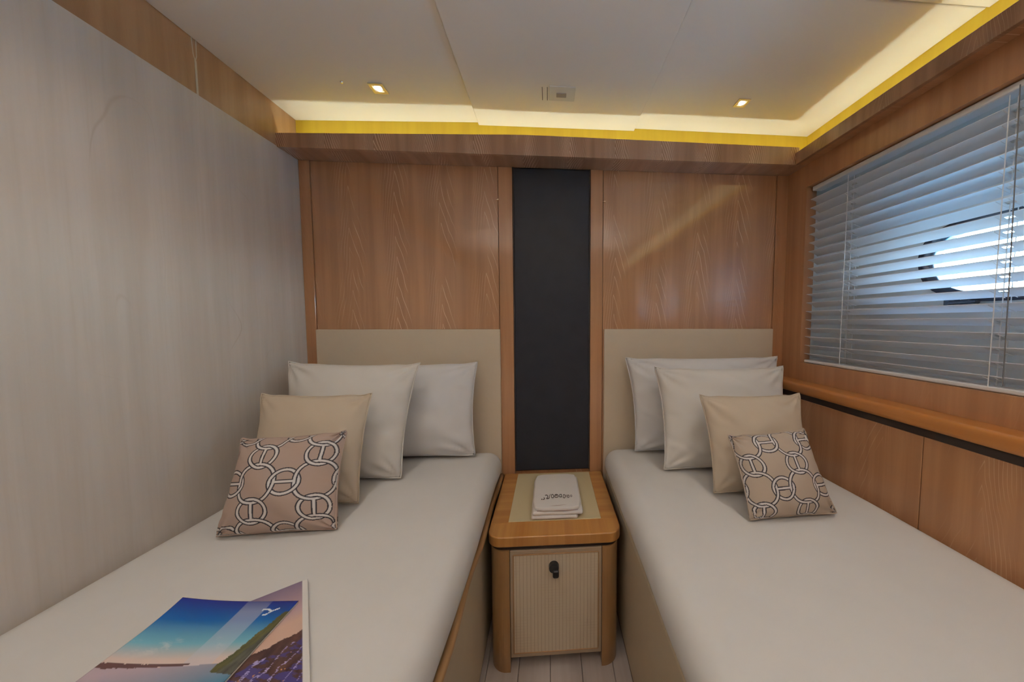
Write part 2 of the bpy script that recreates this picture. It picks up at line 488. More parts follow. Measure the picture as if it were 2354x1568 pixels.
obj('window_jamb', box(XR, 1.145, YF, WY0, WZ0, WZ1), M['veneer_plain'], wr)
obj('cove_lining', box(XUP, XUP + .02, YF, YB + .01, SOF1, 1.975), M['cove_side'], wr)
# recess between blind and hull side
rec = join(box(1.145, 1.335, WY0 - .06, WY1 + .03, WZ0 - .06, WZ0 - .03), box(1.145, 1.335, WY0 - .06, WY1 + .03, WZ1 + .03, WZ1 + .06),
           box(1.145, 1.335, WY1 + .03, WY1 + .05, WZ0 - .06, WZ1 + .06), box(1.145, 1.335, WY0 - .08, WY0 - .06, WZ0 - .06, WZ1 + .06))
obj('window_recess', rec, M['liner'], wr)
# hull side with porthole opening
PYC, PZC, PA, PB = .865, 1.30, .195, .115
def superoval(a, b, n=48, p=2.5, skew=0.0, yc=None):
    out = []
    for k in range(n):
        t = 2 * math.pi * k / n
        c, s = math.cos(t), math.sin(t)
        yy = a * math.copysign(abs(c) ** (2 / p), c); zz = b * math.copysign(abs(s) ** (2 / p), s)
        out.append(((PYC if yc is None else yc) + yy + skew * zz, PZC + zz))
    return out
def ring_plate(inner, outer, x0, x1):
    n = len(inner)
    V = [(x0, y, z) for y, z in inner] + [(x0, y, z) for y, z in outer] + [(x1, y, z) for y, z in inner] + [(x1, y, z) for y, z in outer]
    F = []
    for k in range(n):
        j = (k + 1) % n
        F += [(k, j, n + j, n + k), (2 * n + k, 3 * n + k, 3 * n + j, 2 * n + j), (k, 2 * n + k, 2 * n + j, j), (n + k, n + j, 3 * n + j, 3 * n + k)]
    return V, F
def rect_ring(y0, y1, z0, z1, n=48):
    out = []
    for k in range(n):
        t = 2 * math.pi * k / n
        c, s = math.cos(t), math.sin(t)
        m = max(abs(c), abs(s)); c, s = c / m, s / m
        out.append(((y0 + y1) / 2 + c * (y1 - y0) / 2, (z0 + z1) / 2 + s * (z1 - z0) / 2))
    return out
PORTS = (PYC, -.12, -.98)
cuts = [WY1 + .06, .38, -.55, WY0 - .08]
for pc, a, b in zip(PORTS, cuts[1:], cuts[:-1]):
    obj('hull_liner', ring_plate(superoval(PA, PB, skew=.12, yc=pc), rect_ring(a, b, WZ0 - .08, WZ1 + .08), 1.335, 1.375), M['liner'], wr)
obj('hull_plating', join(box(1.30, 1.40, YF, WY0 - .08, FL, 2.0), box(1.30, 1.40, WY1 + .06, YB + .05, FL, 2.0),
                         box(1.30, 1.40, WY0 - .08, WY1 + .06, FL, WZ0 - .08), box(1.30, 1.40, WY0 - .08, WY1 + .06, WZ1 + .08, 2.0)), M['hull'], wr)
for k_, pc in enumerate(PORTS):
    w1 = obj('window_%d' % (k_ + 1), ring_plate(superoval(PA - .004, PB - .004, skew=.12, yc=pc), superoval(PA + .022, PB + .022, skew=.12, yc=pc), 1.322, 1.380), M['rim'], None, True)
    tag(w1, ('dark rimmed oval porthole in the hull behind the blind', 'oval porthole behind the blind beside the middle of the bed', 'oval porthole behind the blind beside the foot of the bed')[k_], kind='structure')
    so = superoval(PA - .003, PB - .003, skew=.12, yc=pc)
    n_ = len(so)
    obj('pane', ([(1.352, y, z) for y, z in so] + [(1.358, y, z) for y, z in so],
                 [tuple(range(n_)), tuple(range(n_, 2 * n_))] + [(k, (k + 1) % n_, n_ + (k + 1) % n_, n_ + k) for k in range(n_)]), M['glass'], w1)
    d_ = pc - PYC
    obj('latch', join(box(1.300, 1.324, .955 + d_, .985 + d_, 1.150, 1.175, .004), box(1.295, 1.315, .90 + d_, .97 + d_, 1.156, 1.168, .004), disc_solid((1.298, .93 + d_, 1.162), 0, .012, .009, .02, 12)), M['rim'], w1)

# wall behind the foot ends
wf = obj('wall_front', box(XL - .06, 1.4, YF - .06, YF, FL, 2.02), M['pale_veneer'])
tag(wf, 'pale veneered wall at the foot of the beds', kind='structure')

# ceiling
ce = obj('ceiling', box(XL - .1, 1.45, YF - .1, YB + .1, 1.978, 2.02), M['ceiling'])
tag(ce, 'satin off-white ceiling of joined panels', kind='structure')
def cpanel(x0, x1, y0, y1, za, zb):
    V = [(x0, y0, za), (x1, y0, zb), (x1, y1, zb), (x0, y1, za), (x0, y0, 1.979), (x1, y0, 1.979), (x1, y1, 1.979), (x0, y1, 1.979)]
    F = [(0, 1, 2, 3), (4, 5, 6, 7), (0, 1, 5, 4), (1, 2, 6, 5), (2, 3, 7, 6), (3, 0, 4, 7)]
    bm = bmesh.new(); bv = [bm.verts.new(v) for v in V]
    for f in F: bm.faces.new([bv[i] for i in f])
    bmesh.ops.recalc_face_normals(bm, faces=bm.faces)
    low = [e for e in bm.edges if all(v.co.z < 1.97 for v in e.verts)]
    bmesh.ops.bevel(bm, geom=low, offset=.004, segments=3, affect='EDGES', profile=.5)
    me = bpy.data.meshes.new('ceiling_panel'); bm.to_mesh(me); bm.free()
    return obj('ceiling_panel', me, M['ceiling'], ce)
for y0, y1, dz in ((.843, YB - .001, 0.0), (YF, .837, -.004)):
    cpanel(XL - .003, -.297, y0, y1, 1.928 + dz, 1.949 + dz)
    cpanel(-.297, .377, y0, y1, 1.938 + dz, 1.940 + dz)
    cpanel(.377, XUP, y0, y1, 1.950 + dz, 1.946 + dz)

# ------------------------------------------------------------------ light strips in the cove
l1 = obj('light_strip', box(XL + .02, XS + .05, YS + .0215, YS + .0245, SOF1, SOF1 + .006), M['led'])
tag(l1, 'warm yellow light strip lying on the head-end soffit', 'light strip', 'cove light strips')
l2 = obj('light_strip', box(XS + .0180, XS + .0210, YF + .02, YS + .02, SOF1, SOF1 + .006), M['led'])
tag(l2, 'warm yellow light strip lying on the window-side soffit', 'light strip', 'cove light strips')

# ------------------------------------------------------------------ ceiling fittings
def downlight(x, y, z, label, s=.025, power=LAMP_POWER * .25, beam=62, drop=.003):
    t = empty('downlight', (x, y, z))
    tag(t, label, 'lamp', 'square ceiling downlights')
    a, b = s, s * .62
    V = [(x + i * q, y + j * q, zz) for q, zz in ((a, z), (a, z - drop), (b, z - drop), (b, z + .004)) for i, j in ((-1, -1), (1, -1), (1, 1), (-1, 1))]
    F = [(r * 4 + k, r * 4 + (k + 1) % 4, r * 4 + 4 + (k + 1) % 4, r * 4 + 4 + k) for r in range(3) for k in range(4)]
    obj('bezel', (V, F), M['lamp_trim'], t)
    obj('lens', disc_solid((x, y, z - .0022), 2, s * .5, s * .5, .004), M['lens'], t)
    L = bpy.data.lights.new('downlight_light', 'SPOT'); L.shadow_soft_size = .07
    L.spot_size = math.radians(beam); L.spot_blend = .9      # recessed lamp: the bezel cuts the beam off
    L.energy = power; L.color = LAMP_COLOR
    lo = bpy.data.objects.new('bulb', L); COL.objects.link(lo)
    lo.location = (x, y, z - drop - .003); adopt(lo, t)
downlight(-.609, 1.251, 1.9385, 'square downlight glowing in ceiling above the left bed cushions')
downlight(.747, 1.249, 1.9475, 'square downlight glowing in ceiling above the right bed cushions', .023)
for yy, wh in ((.66, 'the upper half'), (-.08, 'the middle'), (-.85, 'the foot')):  # unseen downlights, added to light the beds and walls evenly
    pw = LAMP_POWER * (1.55 if yy > .5 else 1.35); bm_ = 134 if yy > .5 else 148
    downlight(-.609, yy, 1.9345, 'added unseen downlight in ceiling over %s of left bed' % wh, power=pw, beam=bm_, drop=.014)
    downlight(.747, yy, 1.9435, 'added unseen downlight in ceiling over %s of right bed' % wh, power=pw, beam=bm_, drop=.014)
def add_fill_bowl(x, y):  # out-of-view up-light, added to brighten the ceiling and soften the room
    t = empty('added_fill_bowl', (x, y, 1.934))
    tag(t, 'added unseen up-lighting bowl over the aisle, fill light for the ceiling', 'lamp')
    obj('canopy', disc_solid((x, y, 1.910), 2, .045, .050, .026), M['chrome'], t)
    V = []; F = []; n = 32
    prof = [(.012, 1.545), (.06, 1.549), (.11, 1.562), (.142, 1.585), (.155, 1.612), (.151, 1.612), (.137, 1.588), (.105, 1.567), (.0, 1.555)]
    for r, z in prof:
        for k in range(n):
            a = 2 * math.pi * k / n
            V.append((x + r * math.cos(a), y + r * math.sin(a), z))
    for i in range(len(prof) - 1):
        for k in range(n):
            F.append((i * n + k, i * n + (k + 1) % n, (i + 1) * n + (k + 1) % n, (i + 1) * n + k))
    obj('bowl', (V, F), M['hull'], t, True)
    obj('light_disc', disc_solid((x, y, 1.580), 2, .115, .115, .004, 32), M['fill_bowl_light'], t)
    for k in range(3):
        a = 2 * math.pi * k / 3
        obj('stem', tube([(x + .148 * math.cos(a), y + .148 * math.sin(a), 1.605), (x + .03 * math.cos(a), y + .03 * math.sin(a), 1.912)], .003, 6), M['chrome'], t)
add_fill_bowl(.02, -.50)
sp = empty('ceiling_sensor', (.05, 1.238, 1.939))
tag(sp, 'small square sensor plate flush in the ceiling centre panel', 'sensor')
obj('plate', box(.004, .098, 1.197, 1.272, 1.9365, 1.941, .001, 1), M['plate_body'], sp)
obj('sensor_window', box(.030, .066, 1.228, 1.250, 1.9345, 1.938, .001, 1), M['plate_dark'], sp)
for xx in (-.022, -.0035):
    obj('slot', box(xx - .0009, xx + .0009, 1.205, 1.272, 1.9375, 1.9402), M['groove'], sp)
sd = obj('ceiling_screw', disc_solid((-.72, 1.227, 1.9335), 2, .004, .006, .004, 12), M['chrome'])
tag(sd, 'tiny screw cap in ceiling beside the left downlight', 'screw')
for nm, xx, zz, lb in (('wall_pin', -.219, 1.629, 'tiny brass pin left of the dark wall panel'), ('wall_pin', .247, 1.632, 'tiny brass pin right of the dark wall panel')):
    p = obj(nm, join(disc_solid((xx, YB - .010, zz), 1, .0035, .0035, .011, 12), box(xx - .009, xx + .001, YB - .007, YB - .0035, zz - .0012, zz + .0012)), M['brass'])
    tag(p, lb, 'pin', 'brass pins on the head-end wall')

# ------------------------------------------------------------------ blind
def build_blind():
    t = empty('venetian_blind', (1.13, .71, WZ0))
    tag(t, 'wide white venetian blind with tilted slats in the window', 'blind')
    y0, y1 = WY0 + .006, WY1 - .008
    cords = (1.155, .735, .30, -.15, -.60, -1.05)
    ys = [y0]
    for c in sorted(cords): ys += [c - .009, c + .009]
    ys.append(y1)
    wd, th, nseg = .046, .0016, 8
    ang = math.radians(24)
    prof = []
    for i in range(nseg + 1):
        s = -wd / 2 + wd * i / nseg
        prof.append((s, .003 * (1 - (2 * s / wd) ** 2)))
    V = []; F = []
    nj = len(ys)
    for side in (0, 1):
        for (s, h) in prof:
            for y in ys:
                hh = h + side * th
                # s<0 is the room side and sits higher
                V.append((s * math.cos(ang) + hh * math.sin(ang), y, -s * math.sin(ang) + hh * math.cos(ang)))
    nn = (nseg + 1) * nj
    hole = {(nseg // 2 - 1, j) for j in range(1, nj - 1, 2)} | {(nseg // 2, j) for j in range(1, nj - 1, 2)}
    for i in range(nseg):
        for j in range(nj - 1):
            if (i, j) in hole: continue
            a = i * nj + j
            F.append((a, a + nj, a + nj + 1, a + 1)); F.append((nn + a, nn + a + 1, nn + a + nj + 1, nn + a + nj))
    for i in range(nseg):
        for j in (0, nj - 1):
            a = i * nj + j
            F.append((a, a + nj, nn + a + nj, nn + a))
    for j in range(nj - 1):
        for i in (0, nseg):
            a = i * nj + j
            F.append((a, a + 1, nn + a + 1, nn + a))
    zs = [WZ0 + .030 + k * .0365 for k in range(19)]
    first = obj('slat', (V, F), M['slat'], None, True)
    me = first.data
    try:
        me.set_sharp_from_angle(angle=math.radians(40))
    except Exception:
        pass
    XC = 1.133
    for k, z in enumerate(zs):
        o = first if k == 0 else bpy.data.objects.new('slat', me)
        if k: COL.objects.link(o)
        o.location = (XC, 0, z)
        o.parent = t; o.matrix_parent_inverse = Matrix.Translation(-t.location)
    obj('head_rail', box(1.118, 1.160, y0, y1, WZ1 - .020, WZ1 - .002, .002, 1), M['slat'], t)
    obj('bottom_rail', box(1.112, 1.156, y0, y1, WZ0 + .001, WZ0 + .013, .003, 2), M['slat'], t)
    hx, hz = wd / 2 * math.cos(ang), wd / 2 * math.sin(ang)
    for c in cords:
        parts = [tube([(XC - hx - .002, c, WZ0 + .012), (XC - hx - .002, c, WZ1 - .03)], .0011, 5),
                 tube([(XC + hx + .002, c, WZ0 + .012), (XC + hx + .002, c, WZ1 - .03)], .0011, 5),
                 tube([(XC, c, WZ0 + .012), (XC, c, WZ1 - .03)], .0011, 5)]
        for z in zs:
            for dy in (-.011, .011):
                parts.append(tube([(XC - hx - .002, c + dy, z + hz - .003), (XC, c + dy, z - .0035), (XC + hx + .002, c + dy, z - hz - .002)], .0009, 4))
        obj('ladder_cord', join(*parts), M['cord'], t)
    obj('tilt_wand', tube([(1.104, .715, WZ1 - .02), (1.100, .705, 1.2), (1.101, .703, WZ0 + .02)], .0012, 6), plain('grey wand', (.16, .15, .15, 1), .5), t)
build_blind()

# ------------------------------------------------------------------ wall panel, headboards
wp = empty('wall_panel', (.013, YB, .42))
tag(wp, 'tall charcoal leather panel on the wall above the nightstand', 'wall panel')
obj('leather_face', box(-.152, .179, YB - .007, YB + .003, .424, 1.7655, .004, 3), M['black_panel'], wp)
obj('edge_strip', join(box(-.1558, -.1525, YB - .004, YB + .002, .42, 1.769), box(.1795, .1828, YB - .004, YB + .002, .42, 1.769)), M['groove'], wp)
for x0, x1, lb in ((-.990, -.216, 'cream leatherette headboard panel behind the left bed pillows'), (.247, 1.045, 'cream leatherette headboard panel behind the right bed pillows')):
    h = obj('headboard', box(x0, x1, YB - .014, YB - .0005, .20, 1.069, .004, 3), M['headboard'])
    tag(h, lb, 'headboard', 'headboards')

# ------------------------------------------------------------------ beds
def bed(x0, x1, inner, lb, lm):
    t = empty('bed_base', ((x0 + x1) / 2, .4, FL))
    tag(t, lb, 'bed', 'beds')
    s = 1 if inner == x1 else -1
    a, b = sorted((inner - s * .030, inner - s * .016))
    yb, yf = YB - .02, YF + .9
    lo, hi = sorted((x0 if s > 0 else x1, inner - s * .035))
    obj('frame', box(lo, hi, yf + .02, yb, FL, .40), M['rail_wood'], t)
    obj('side_panel', box(*sorted((inner - s * .034, inner - s * .014)), yf, yb, FL + .03, .408, .003, 2), M['bed_side'], t)
    obj('plinth', box(*sorted((inner - s * .034, inner - s * .020)), yf, yb, FL, FL + .03), M['groove'], t)
    obj('foot_panel', box(x0, x1, yf - .015, yf + .005, FL, .408, .003, 2), M['bed_side'], t)
    # softly waved wooden lipping along the panel top
    pts = []
    for i in range(60):
        y = yf + (yb - yf) * i / 59
        pts.append((inner - s * ((.009 if s > 0 else .024) + .0025 * math.sin(y * 17)), y, .409 + .0025 * math.sin(y * 23 + 1)))
    obj('rail_lipping', tube(pts, .010 if s > 0 else .004, 8), M['rail_wood'] if s > 0 else M['bed_side'], t, True)
    # mattress in a fitted sheet
    zc0, zc1 = .412, BED
    V, F = rounded_box(((x0 + x1) / 2, (yb + yf) / 2 + .01, (zc0 + zc1) / 2), ((x1 - x0) / 2, (yb - yf) / 2 - .012, (zc1 - zc0) / 2), .058, (22, 44, 2), .004, 5.0, x0 * 9, 0.002)
    m = obj('mattress', (V, F), M['sheet'], None, True)
    tag(m, lm, 'mattress', 'mattresses')
bed(XL + .004, -.208, -.208, 'beige panelled berth with brown rail along the pale wall', 'mattress in smooth white sheet with magazines lying on it')
bed(.243, XLOW - .008, .243, 'beige panelled berth under the blind and sill', 'mattress in smooth white sheet beside the window wall')

# ------------------------------------------------------------------ pillows and cushions
def chain_print(U, Vv, base, ox=.36, oy=.77):
    """interlinked rings joined by curved bars; returns linear colours on the uv grid"""
    P = np.stack([U.ravel(), Vv.ravel()], 1)
    du, dv = .5, .54
    rings = []
    for i in range(-2, 3):
        for j in range(-2, 3):
            rings.append((ox + i * du, oy + j * dv, 'v'))
            rings.append((ox + .25 + i * du, oy - .27 + j * dv, 'h'))
    rings = [r for r in rings if -.25 < r[0] < 1.25 and -.25 < r[1] < 1.25]
    def segdist(pts):
        d = np.full(len(P), 9.0)
        for a, b in zip(pts[:-1], pts[1:]):
            a = np.array(a); b = np.array(b); ab = b - a
            t = np.clip(((P - a) @ ab) / (ab @ ab), 0, 1)
            d = np.minimum(d, np.hypot(*(P - a - t[:, None] * ab).T))
        return d
    col = np.tile(np.array(base), (len(P), 1))
    dark = np.array([.020, .016, .026]); white = np.array([.70, .66, .64]); grey = np.array([.42, .37, .34])
    def stroke(d, w=.0135, o=.0085, sel=None, shade=None):
        m = d < w + o
        if sel is not None: m &= sel
        col[m] = dark
        m2 = d < w - .002
        if sel is not None: m2 &= sel
        k = np.clip(d / w, 0, 1)[:, None] ** 2
        c = white * (1 - k) + grey * k
        col[m2] = c[m2]
    R = .118
    for (x, y, k) in rings:
        stroke(np.abs(np.hypot(P[:, 0] - x, P[:, 1] - y) - R))
    def bez(p0, p1, p2, p3, n=10):
        t = np.linspace(0, 1, n)[:, None]
        p0, p1, p2, p3 = map(np.array, (p0, p1, p2, p3))
        return list((1 - t) ** 3 * p0 + 3 * (1 - t) ** 2 * t * p1 + 3 * (1 - t) * t * t * p2 + t ** 3 * p3)
    dlink = np.full(len(P), 9.0)
    for (x, y, k) in rings:
        if k == 'v':
            dlink = np.minimum(dlink, segdist([(x, y - .082), (x, y + .082)]))
            for sx in (-1, 1):
                for sy in (-1, 1):
                    qx, qy = x + sx * .25, y + sy * .27
                    dlink = np.minimum(dlink, segdist(bez((x, y + sy * .082), (x + sx * .10, y + sy * .085), (qx - sx * .085, qy - sy * .12), (qx - sx * .085, qy))))
        else:
            dlink = np.minimum(dlink, segdist([(x - .085, y), (x + .085, y)]))
    stroke(dlink, .0130)
    for (x, y, k) in rings:     # weave: two arcs of each ring pass over the links
        dx, dy = P[:, 0] - x, P[:, 1] - y
        an = np.degrees(np.arctan2(dy, dx)) % 360
        for c0 in ((40, 220) if k == 'v' else (130, 310)):
            sel = np.abs((an - c0 + 180) % 360 - 180) < 34
            stroke(np.abs(np.hypot(dx, dy) - R), sel=sel)
    return col

def cushion(name, corners, T, mat, label, cat, group, n=56, pinch=.07, seed=0.0, wr=.004, pattern=None, seam=True):
    TL, TR, BL, BR = [Vector(c) for c in corners]
    base = (BL + BR) / 2
    N_ = n
    s = np.linspace(-1, 1, N_ + 1)
    nrm = ((TR + BR) / 2 - (TL + BL) / 2).cross((TL + TR) / 2 - (BL + BR) / 2).normalized()   # towards -y: room side
    if nrm.y > 0: nrm = -nrm
    def P(a, b, side):
        k = pinch
        a2 = a * (1 - k * (1 - b * b)); b2 = b * (1 - k * 1.1 * (1 - a * a)) if b > 0 else b * (1 - k * .35 * (1 - a * a))
        u, v = (a2 + 1) / 2, (b2 + 1) / 2
        p = (BL * (1 - u) + BR * u) * (1 - v) + (TL * (1 - u) + TR * u) * v
        p.z -= .010 * max(0, b - .5) * math.exp(-((abs(a) - .82) / .14) ** 2)      # soft dip beside the corner ears
        prof = max(0.0, (1 - abs(a) ** 2.6) * (1 - abs(b) ** 2.6)) ** .60
        low = 1.0 + .25 * (-b) * (1 - abs(b))          # filling settles downwards
        th = T * prof * low
        w = noise.noise(Vector((a * 2.2 + seed, b * 2.2, side * 3.1))) * wr * prof ** .5 * 2
        r_c = math.hypot(abs(a) - 1, abs(b) - 1)            # folds fanning out of the corners
        th_c = math.atan2(1 - abs(b), 1 - abs(a) + 1e-6)
        w += wr * 1.1 * math.sin(th_c * 11 + seed * 3 + 5 * (a > 0) + 3 * (b > 0)) * math.exp(-(r_c / .42) ** 2) * min(1, r_c / .1)
        edge = abs(a) ** 6 + abs(b) ** 6
        w += wr * .9 * math.sin((a * 1.3 + b * 1.7) * 9 + seed + 3 * noise.noise(Vector((a * 3, b * 3, seed)))) * min(1, edge) * (1 - max(abs(a), abs(b)) ** 8)
        return p + nrm * (side * (th / 2 + w) )
    V = []; F = []; UV = []
    idx = {}
    for side in (1, -1):
        for j, b in enumerate(s):
            for i, a in enumerate(s):
                rim = i in (0, N_) or j in (0, N_)
                if rim and side == -1:
                    idx[(side, i, j)] = idx[(1, i, j)]; continue
                idx[(side, i, j)] = len(V)
                V.append(P(float(a), float(b), side)); UV.append(((a + 1) / 2, (b + 1) / 2))
    for side in (1, -1):
        for j in range(N_):
            for i in range(N_):
                q = (idx[(side, i, j)], idx[(side, i + 1, j)], idx[(side, i + 1, j + 1)], idx[(side, i, j + 1)])
                F.append(q if side == 1 else q[::-1])
    zmin = min(v.z for v in V)
    lift = BED + .0015 - zmin if zmin < BED + .0015 else 0
    if lift:
        V = [v + Vector((0, 0, lift * max(0, 1 - (v.z - zmin) / .12))) for v in V]
    t = empty(name, base)
    tag(t, label, cat, group)
    o = obj('cover', (V, F), mat, t, True)
    if pattern is not None:
        me = o.data
        # measure the cloth along the surface so the print is not stretched at the edges
        A = np.array([[tuple(V[idx[(sd, i, j)]]) for i in range(N_ + 1) for j in range(N_ + 1)] for sd in (1, -1)]).reshape(2, N_ + 1, N_ + 1, 3)
        UVa = np.zeros((len(V), 2)); h_ = N_ // 2
        for k_, sd in enumerate((-1, 1)):
            G = A[0 if sd == 1 else 1]
            wid = ((TR + BR) / 2 - (TL + BL) / 2).length; hei = ((TL + TR) / 2 - base).length
            du = np.cumsum(np.linalg.norm(np.diff(G, axis=0, prepend=G[:1]), axis=2), axis=0); du = .5 + (du - du[h_:h_ + 1]) / wid
            dv = np.cumsum(np.linalg.norm(np.diff(G, axis=1, prepend=G[:, :1]), axis=2), axis=1); dv = .5 + (dv - dv[:, h_:h_ + 1]) / hei
            for i in range(N_ + 1):
                for j in range(N_ + 1):
                    UVa[idx[(sd, i, j)]] = (du[i, j], dv[i, j])
        c = chain_print(UVa[:, 0], UVa[:, 1], pattern['base'], pattern['ox'], pattern['oy'])
        at = me.color_attributes.new('print', 'FLOAT_COLOR', 'POINT')
        at.data.foreach_set('color', np.concatenate([c, np.ones((len(c), 1))], 1).astype(np.float32).ravel())
    if seam:
        loop = [V[idx[(1, i, 0)]] for i in range(N_)] + [V[idx[(1, N_, j)]] for j in range(N_)] + [V[idx[(1, N_ - i, N_)]] for i in range(N_)] + [V[idx[(1, 0, N_ - j)]] for j in range(N_ + 1)]
        st = max(1, N_ // 40)
        sm_mat = mat if pattern is None else plain('taupe piping', tuple(pattern['base']) + (1,), .8)
        obj('seam', tube(loop[::st], .0022, 5), sm_mat, t, True)
    return t

Zb = .549
cushion('pillow', [(-.978, 1.385, .917), (-.303, 1.375, .933), (-.935, 1.335, Zb), (-.309, 1.335, Zb)], .125, M['pillow_white'],
        'white bed pillow furthest back on left bed, against headboard', 'pillow', 'white bed pillows', seed=1.1, pinch=.05, wr=.006)
cushion('pillow', [(-.972, 1.265, .955), (-.489, 1.25, .947), (-.945, 1.16, Zb), (-.528, 1.15, Zb)], .135, M['pillow_cream'],
        'large off-white square pillow behind the beige cushion on left bed', 'pillow', 'off-white square pillows', seed=2.7, wr=.006)
cushion('cushion', [(-.945, 1.115, .867), (-.588, 1.10, .866), (-.915, 1.005, Zb), (-.584, .995, Zb)], .115, M['cushion_beige'],
        'plain beige satin cushion behind the ring-patterned one on left bed', 'cushion', 'beige satin cushions', seed=4.2)
cushion('cushion', [(-.892, .98, .765), (-.588, .96, .788), (-.864, .865, Zb - .004), (-.571, .875, Zb - .004)], .105, M['fabric_print'],
        'small taupe cushion with linked ring print on left bed', 'cushion', 'ring print cushions', n=300, seed=5.9, pattern=dict(base=(.43, .315, .26), ox=.36, oy=.77))
cushion('pillow', [(.331, 1.375, .947), (1.020, 1.37, .948), (.365, 1.33, Zb), (1.022, 1.33, Zb)], .125, M['pillow_white'],
        'white bed pillow furthest back on right bed, against headboard', 'pillow', 'white bed pillows', seed=7.4, pinch=.05, wr=.0065)
cushion('pillow', [(.421, 1.258, .922), (.955, 1.248, .922), (.427, 1.152, Zb), (.93, 1.147, Zb)], .122, M['pillow_cream'],
        'large off-white square pillow behind the beige cushion on right bed', 'pillow', 'off-white square pillows', seed=9.3, wr=.006)
cushion('cushion', [(.53, 1.092, .845), (.893, 1.082, .847), (.53, .978, Zb), (.873, .978, Zb)], .100, M['cushion_beige'],
        'plain beige satin cushion behind the ring-patterned one on right bed', 'cushion', 'beige satin cushions', seed=11.2)
cushion('cushion', [(.552, .945, .752), (.800, .945, .767), (.561, .838, Zb - .004), (.833, .852, Zb - .004)], .095, M['fabric_print'],
        'small taupe cushion with linked ring print on right bed', 'cushion', 'ring print cushions', n=300, seed=13.6, pattern=dict(base=(.47, .375, .295), ox=.12, oy=.60))

# ------------------------------------------------------------------ nightstand
def nightstand():
    t = empty('nightstand', (.02, 1.22, FL))
    tag(t, 'small teak nightstand with rounded corners between the beds', 'nightstand')
    x0, x1, y0, y1 = -.202, .236, .998, YB - .012
    zt0, zt1 = .381, .415
    def outline(x0, x1, y0, y1, r, n=10):
        p = [(x0, y1), (x0, y0 + r)]
        for k in range(1, n): 
            a = math.pi + math.pi / 2 * k / n
            p.append((x0 + r + r * math.cos(a), y0 + r + r * math.sin(a)))
        p += [(x0 + r, y0), (x1 - r, y0)]
        for k in range(1, n):
            a = 1.5 * math.pi + math.pi / 2 * k / n
            p.append((x1 - r + r * math.cos(a), y0 + r + r * math.sin(a)))
        p += [(x1, y0 + r), (x1, y1)]
        return p
    top = obj('top', prism(outline(x0, x1, y0, y1, .045), zt0, zt1), M['top_wood'], t)
    bv = top.modifiers.new('edge', 'BEVEL'); bv.width = .004; bv.segments = 3; bv.limit_method = 'ANGLE'
    ix0, ix1, iy0, iy1 = -.142, .178, 1.077, 1.426
    fr = prism([(x0 + .004, y0 + .07), (ix0, iy0), (ix0, iy1), (x0 + .004, y1 - .004)], zt1 - .002, zt1 + .0006)
    fr2 = prism([(x1 - .004, y0 + .07), (ix1, iy0), (ix1, iy1), (x1 - .004, y1 - .004)], zt1 - .002, zt1 + .0006)
    obj('top_side_rail', fr, M['top_wood_cross'], top)
    obj('top_side_rail', fr2, M['top_wood_cross'], top)
    obj('inset_mat', box(ix0, ix1, iy0, iy1, zt1 - .004, zt1 + .0022, .001, 1), M['mat'], top)
    obj('shadow_gap', prism(outline(x0 + .010, x1 - .010, y0 + .012, y1, .04), .366, zt0), M['groove'], t)
    # rounded corner columns reach the floor
    cx0, cx1 = -.196, .230
    yc = y0 + .006
    def column(sgn, xa, xb):
        pts = []
        r = .052
        if sgn < 0:
            pts = [(xa, y1 - .02), (xa, yc + r)]
            for k in range(1, 10):
                a = math.pi + math.pi / 2 * k / 10
                pts.append((xa + r + r * math.cos(a), yc + r + r * math.sin(a)))
            pts += [(xa + r, yc), (xb, yc), (xb, y1 - .02)]
        else:
            pts = [(xa, y1 - .02), (xa, yc), (xb - r, yc)]
            for k in range(1, 10):
                a = 1.5 * math.pi + math.pi / 2 * k / 10
                pts.append((xb - r + r * math.cos(a), yc + r + r * math.sin(a)))
            pts += [(xb, yc + r), (xb, y1 - .02)]
        obj('column', prism(pts, FL, .366), M['column_wood'], t)
    column(-1, cx0, -.131); column(1, .171, cx1)
    obj('body', box(-.131, .171, yc + .03, y1 - .02, -.002, .366), M['column_wood'], t)
    d = obj('door', box(-.130, .170, yc + .004, yc + .03, -.004, .362, .0015, 1), M['door_frame'], t)
    obj('door_panel', box(-.119, .159, yc + .0025, yc + .01, .012, .348, .001, 1), M['reed'], d)
    b = obj('door_beading', join(*[tube(p, .0022, 6) for p in (
        [(-.119, yc + .003, .012), (-.119, yc + .003, .348)], [(.159, yc + .003, .012), (.159, yc + .003, .348)],
        [(-.119, yc + .003, .348), (.159, yc + .003, .348)], [(-.119, yc + .003, .012), (.159, yc + .003, .012)])]), M['rail_wood'], d)
    k = join(disc_solid((.012, yc - .012, .308), 1, .0155, .0165, .016, 20), rounded_box((.018, yc - .012, .291), (.010, .007, .013), .006, (2, 2, 2)))
    obj('knob', k, M['black'], d, False)
    obj('kick_board', box(-.131, .171, yc + .06, yc + .07, FL, -.004), M['groove'], t)
nightstand()

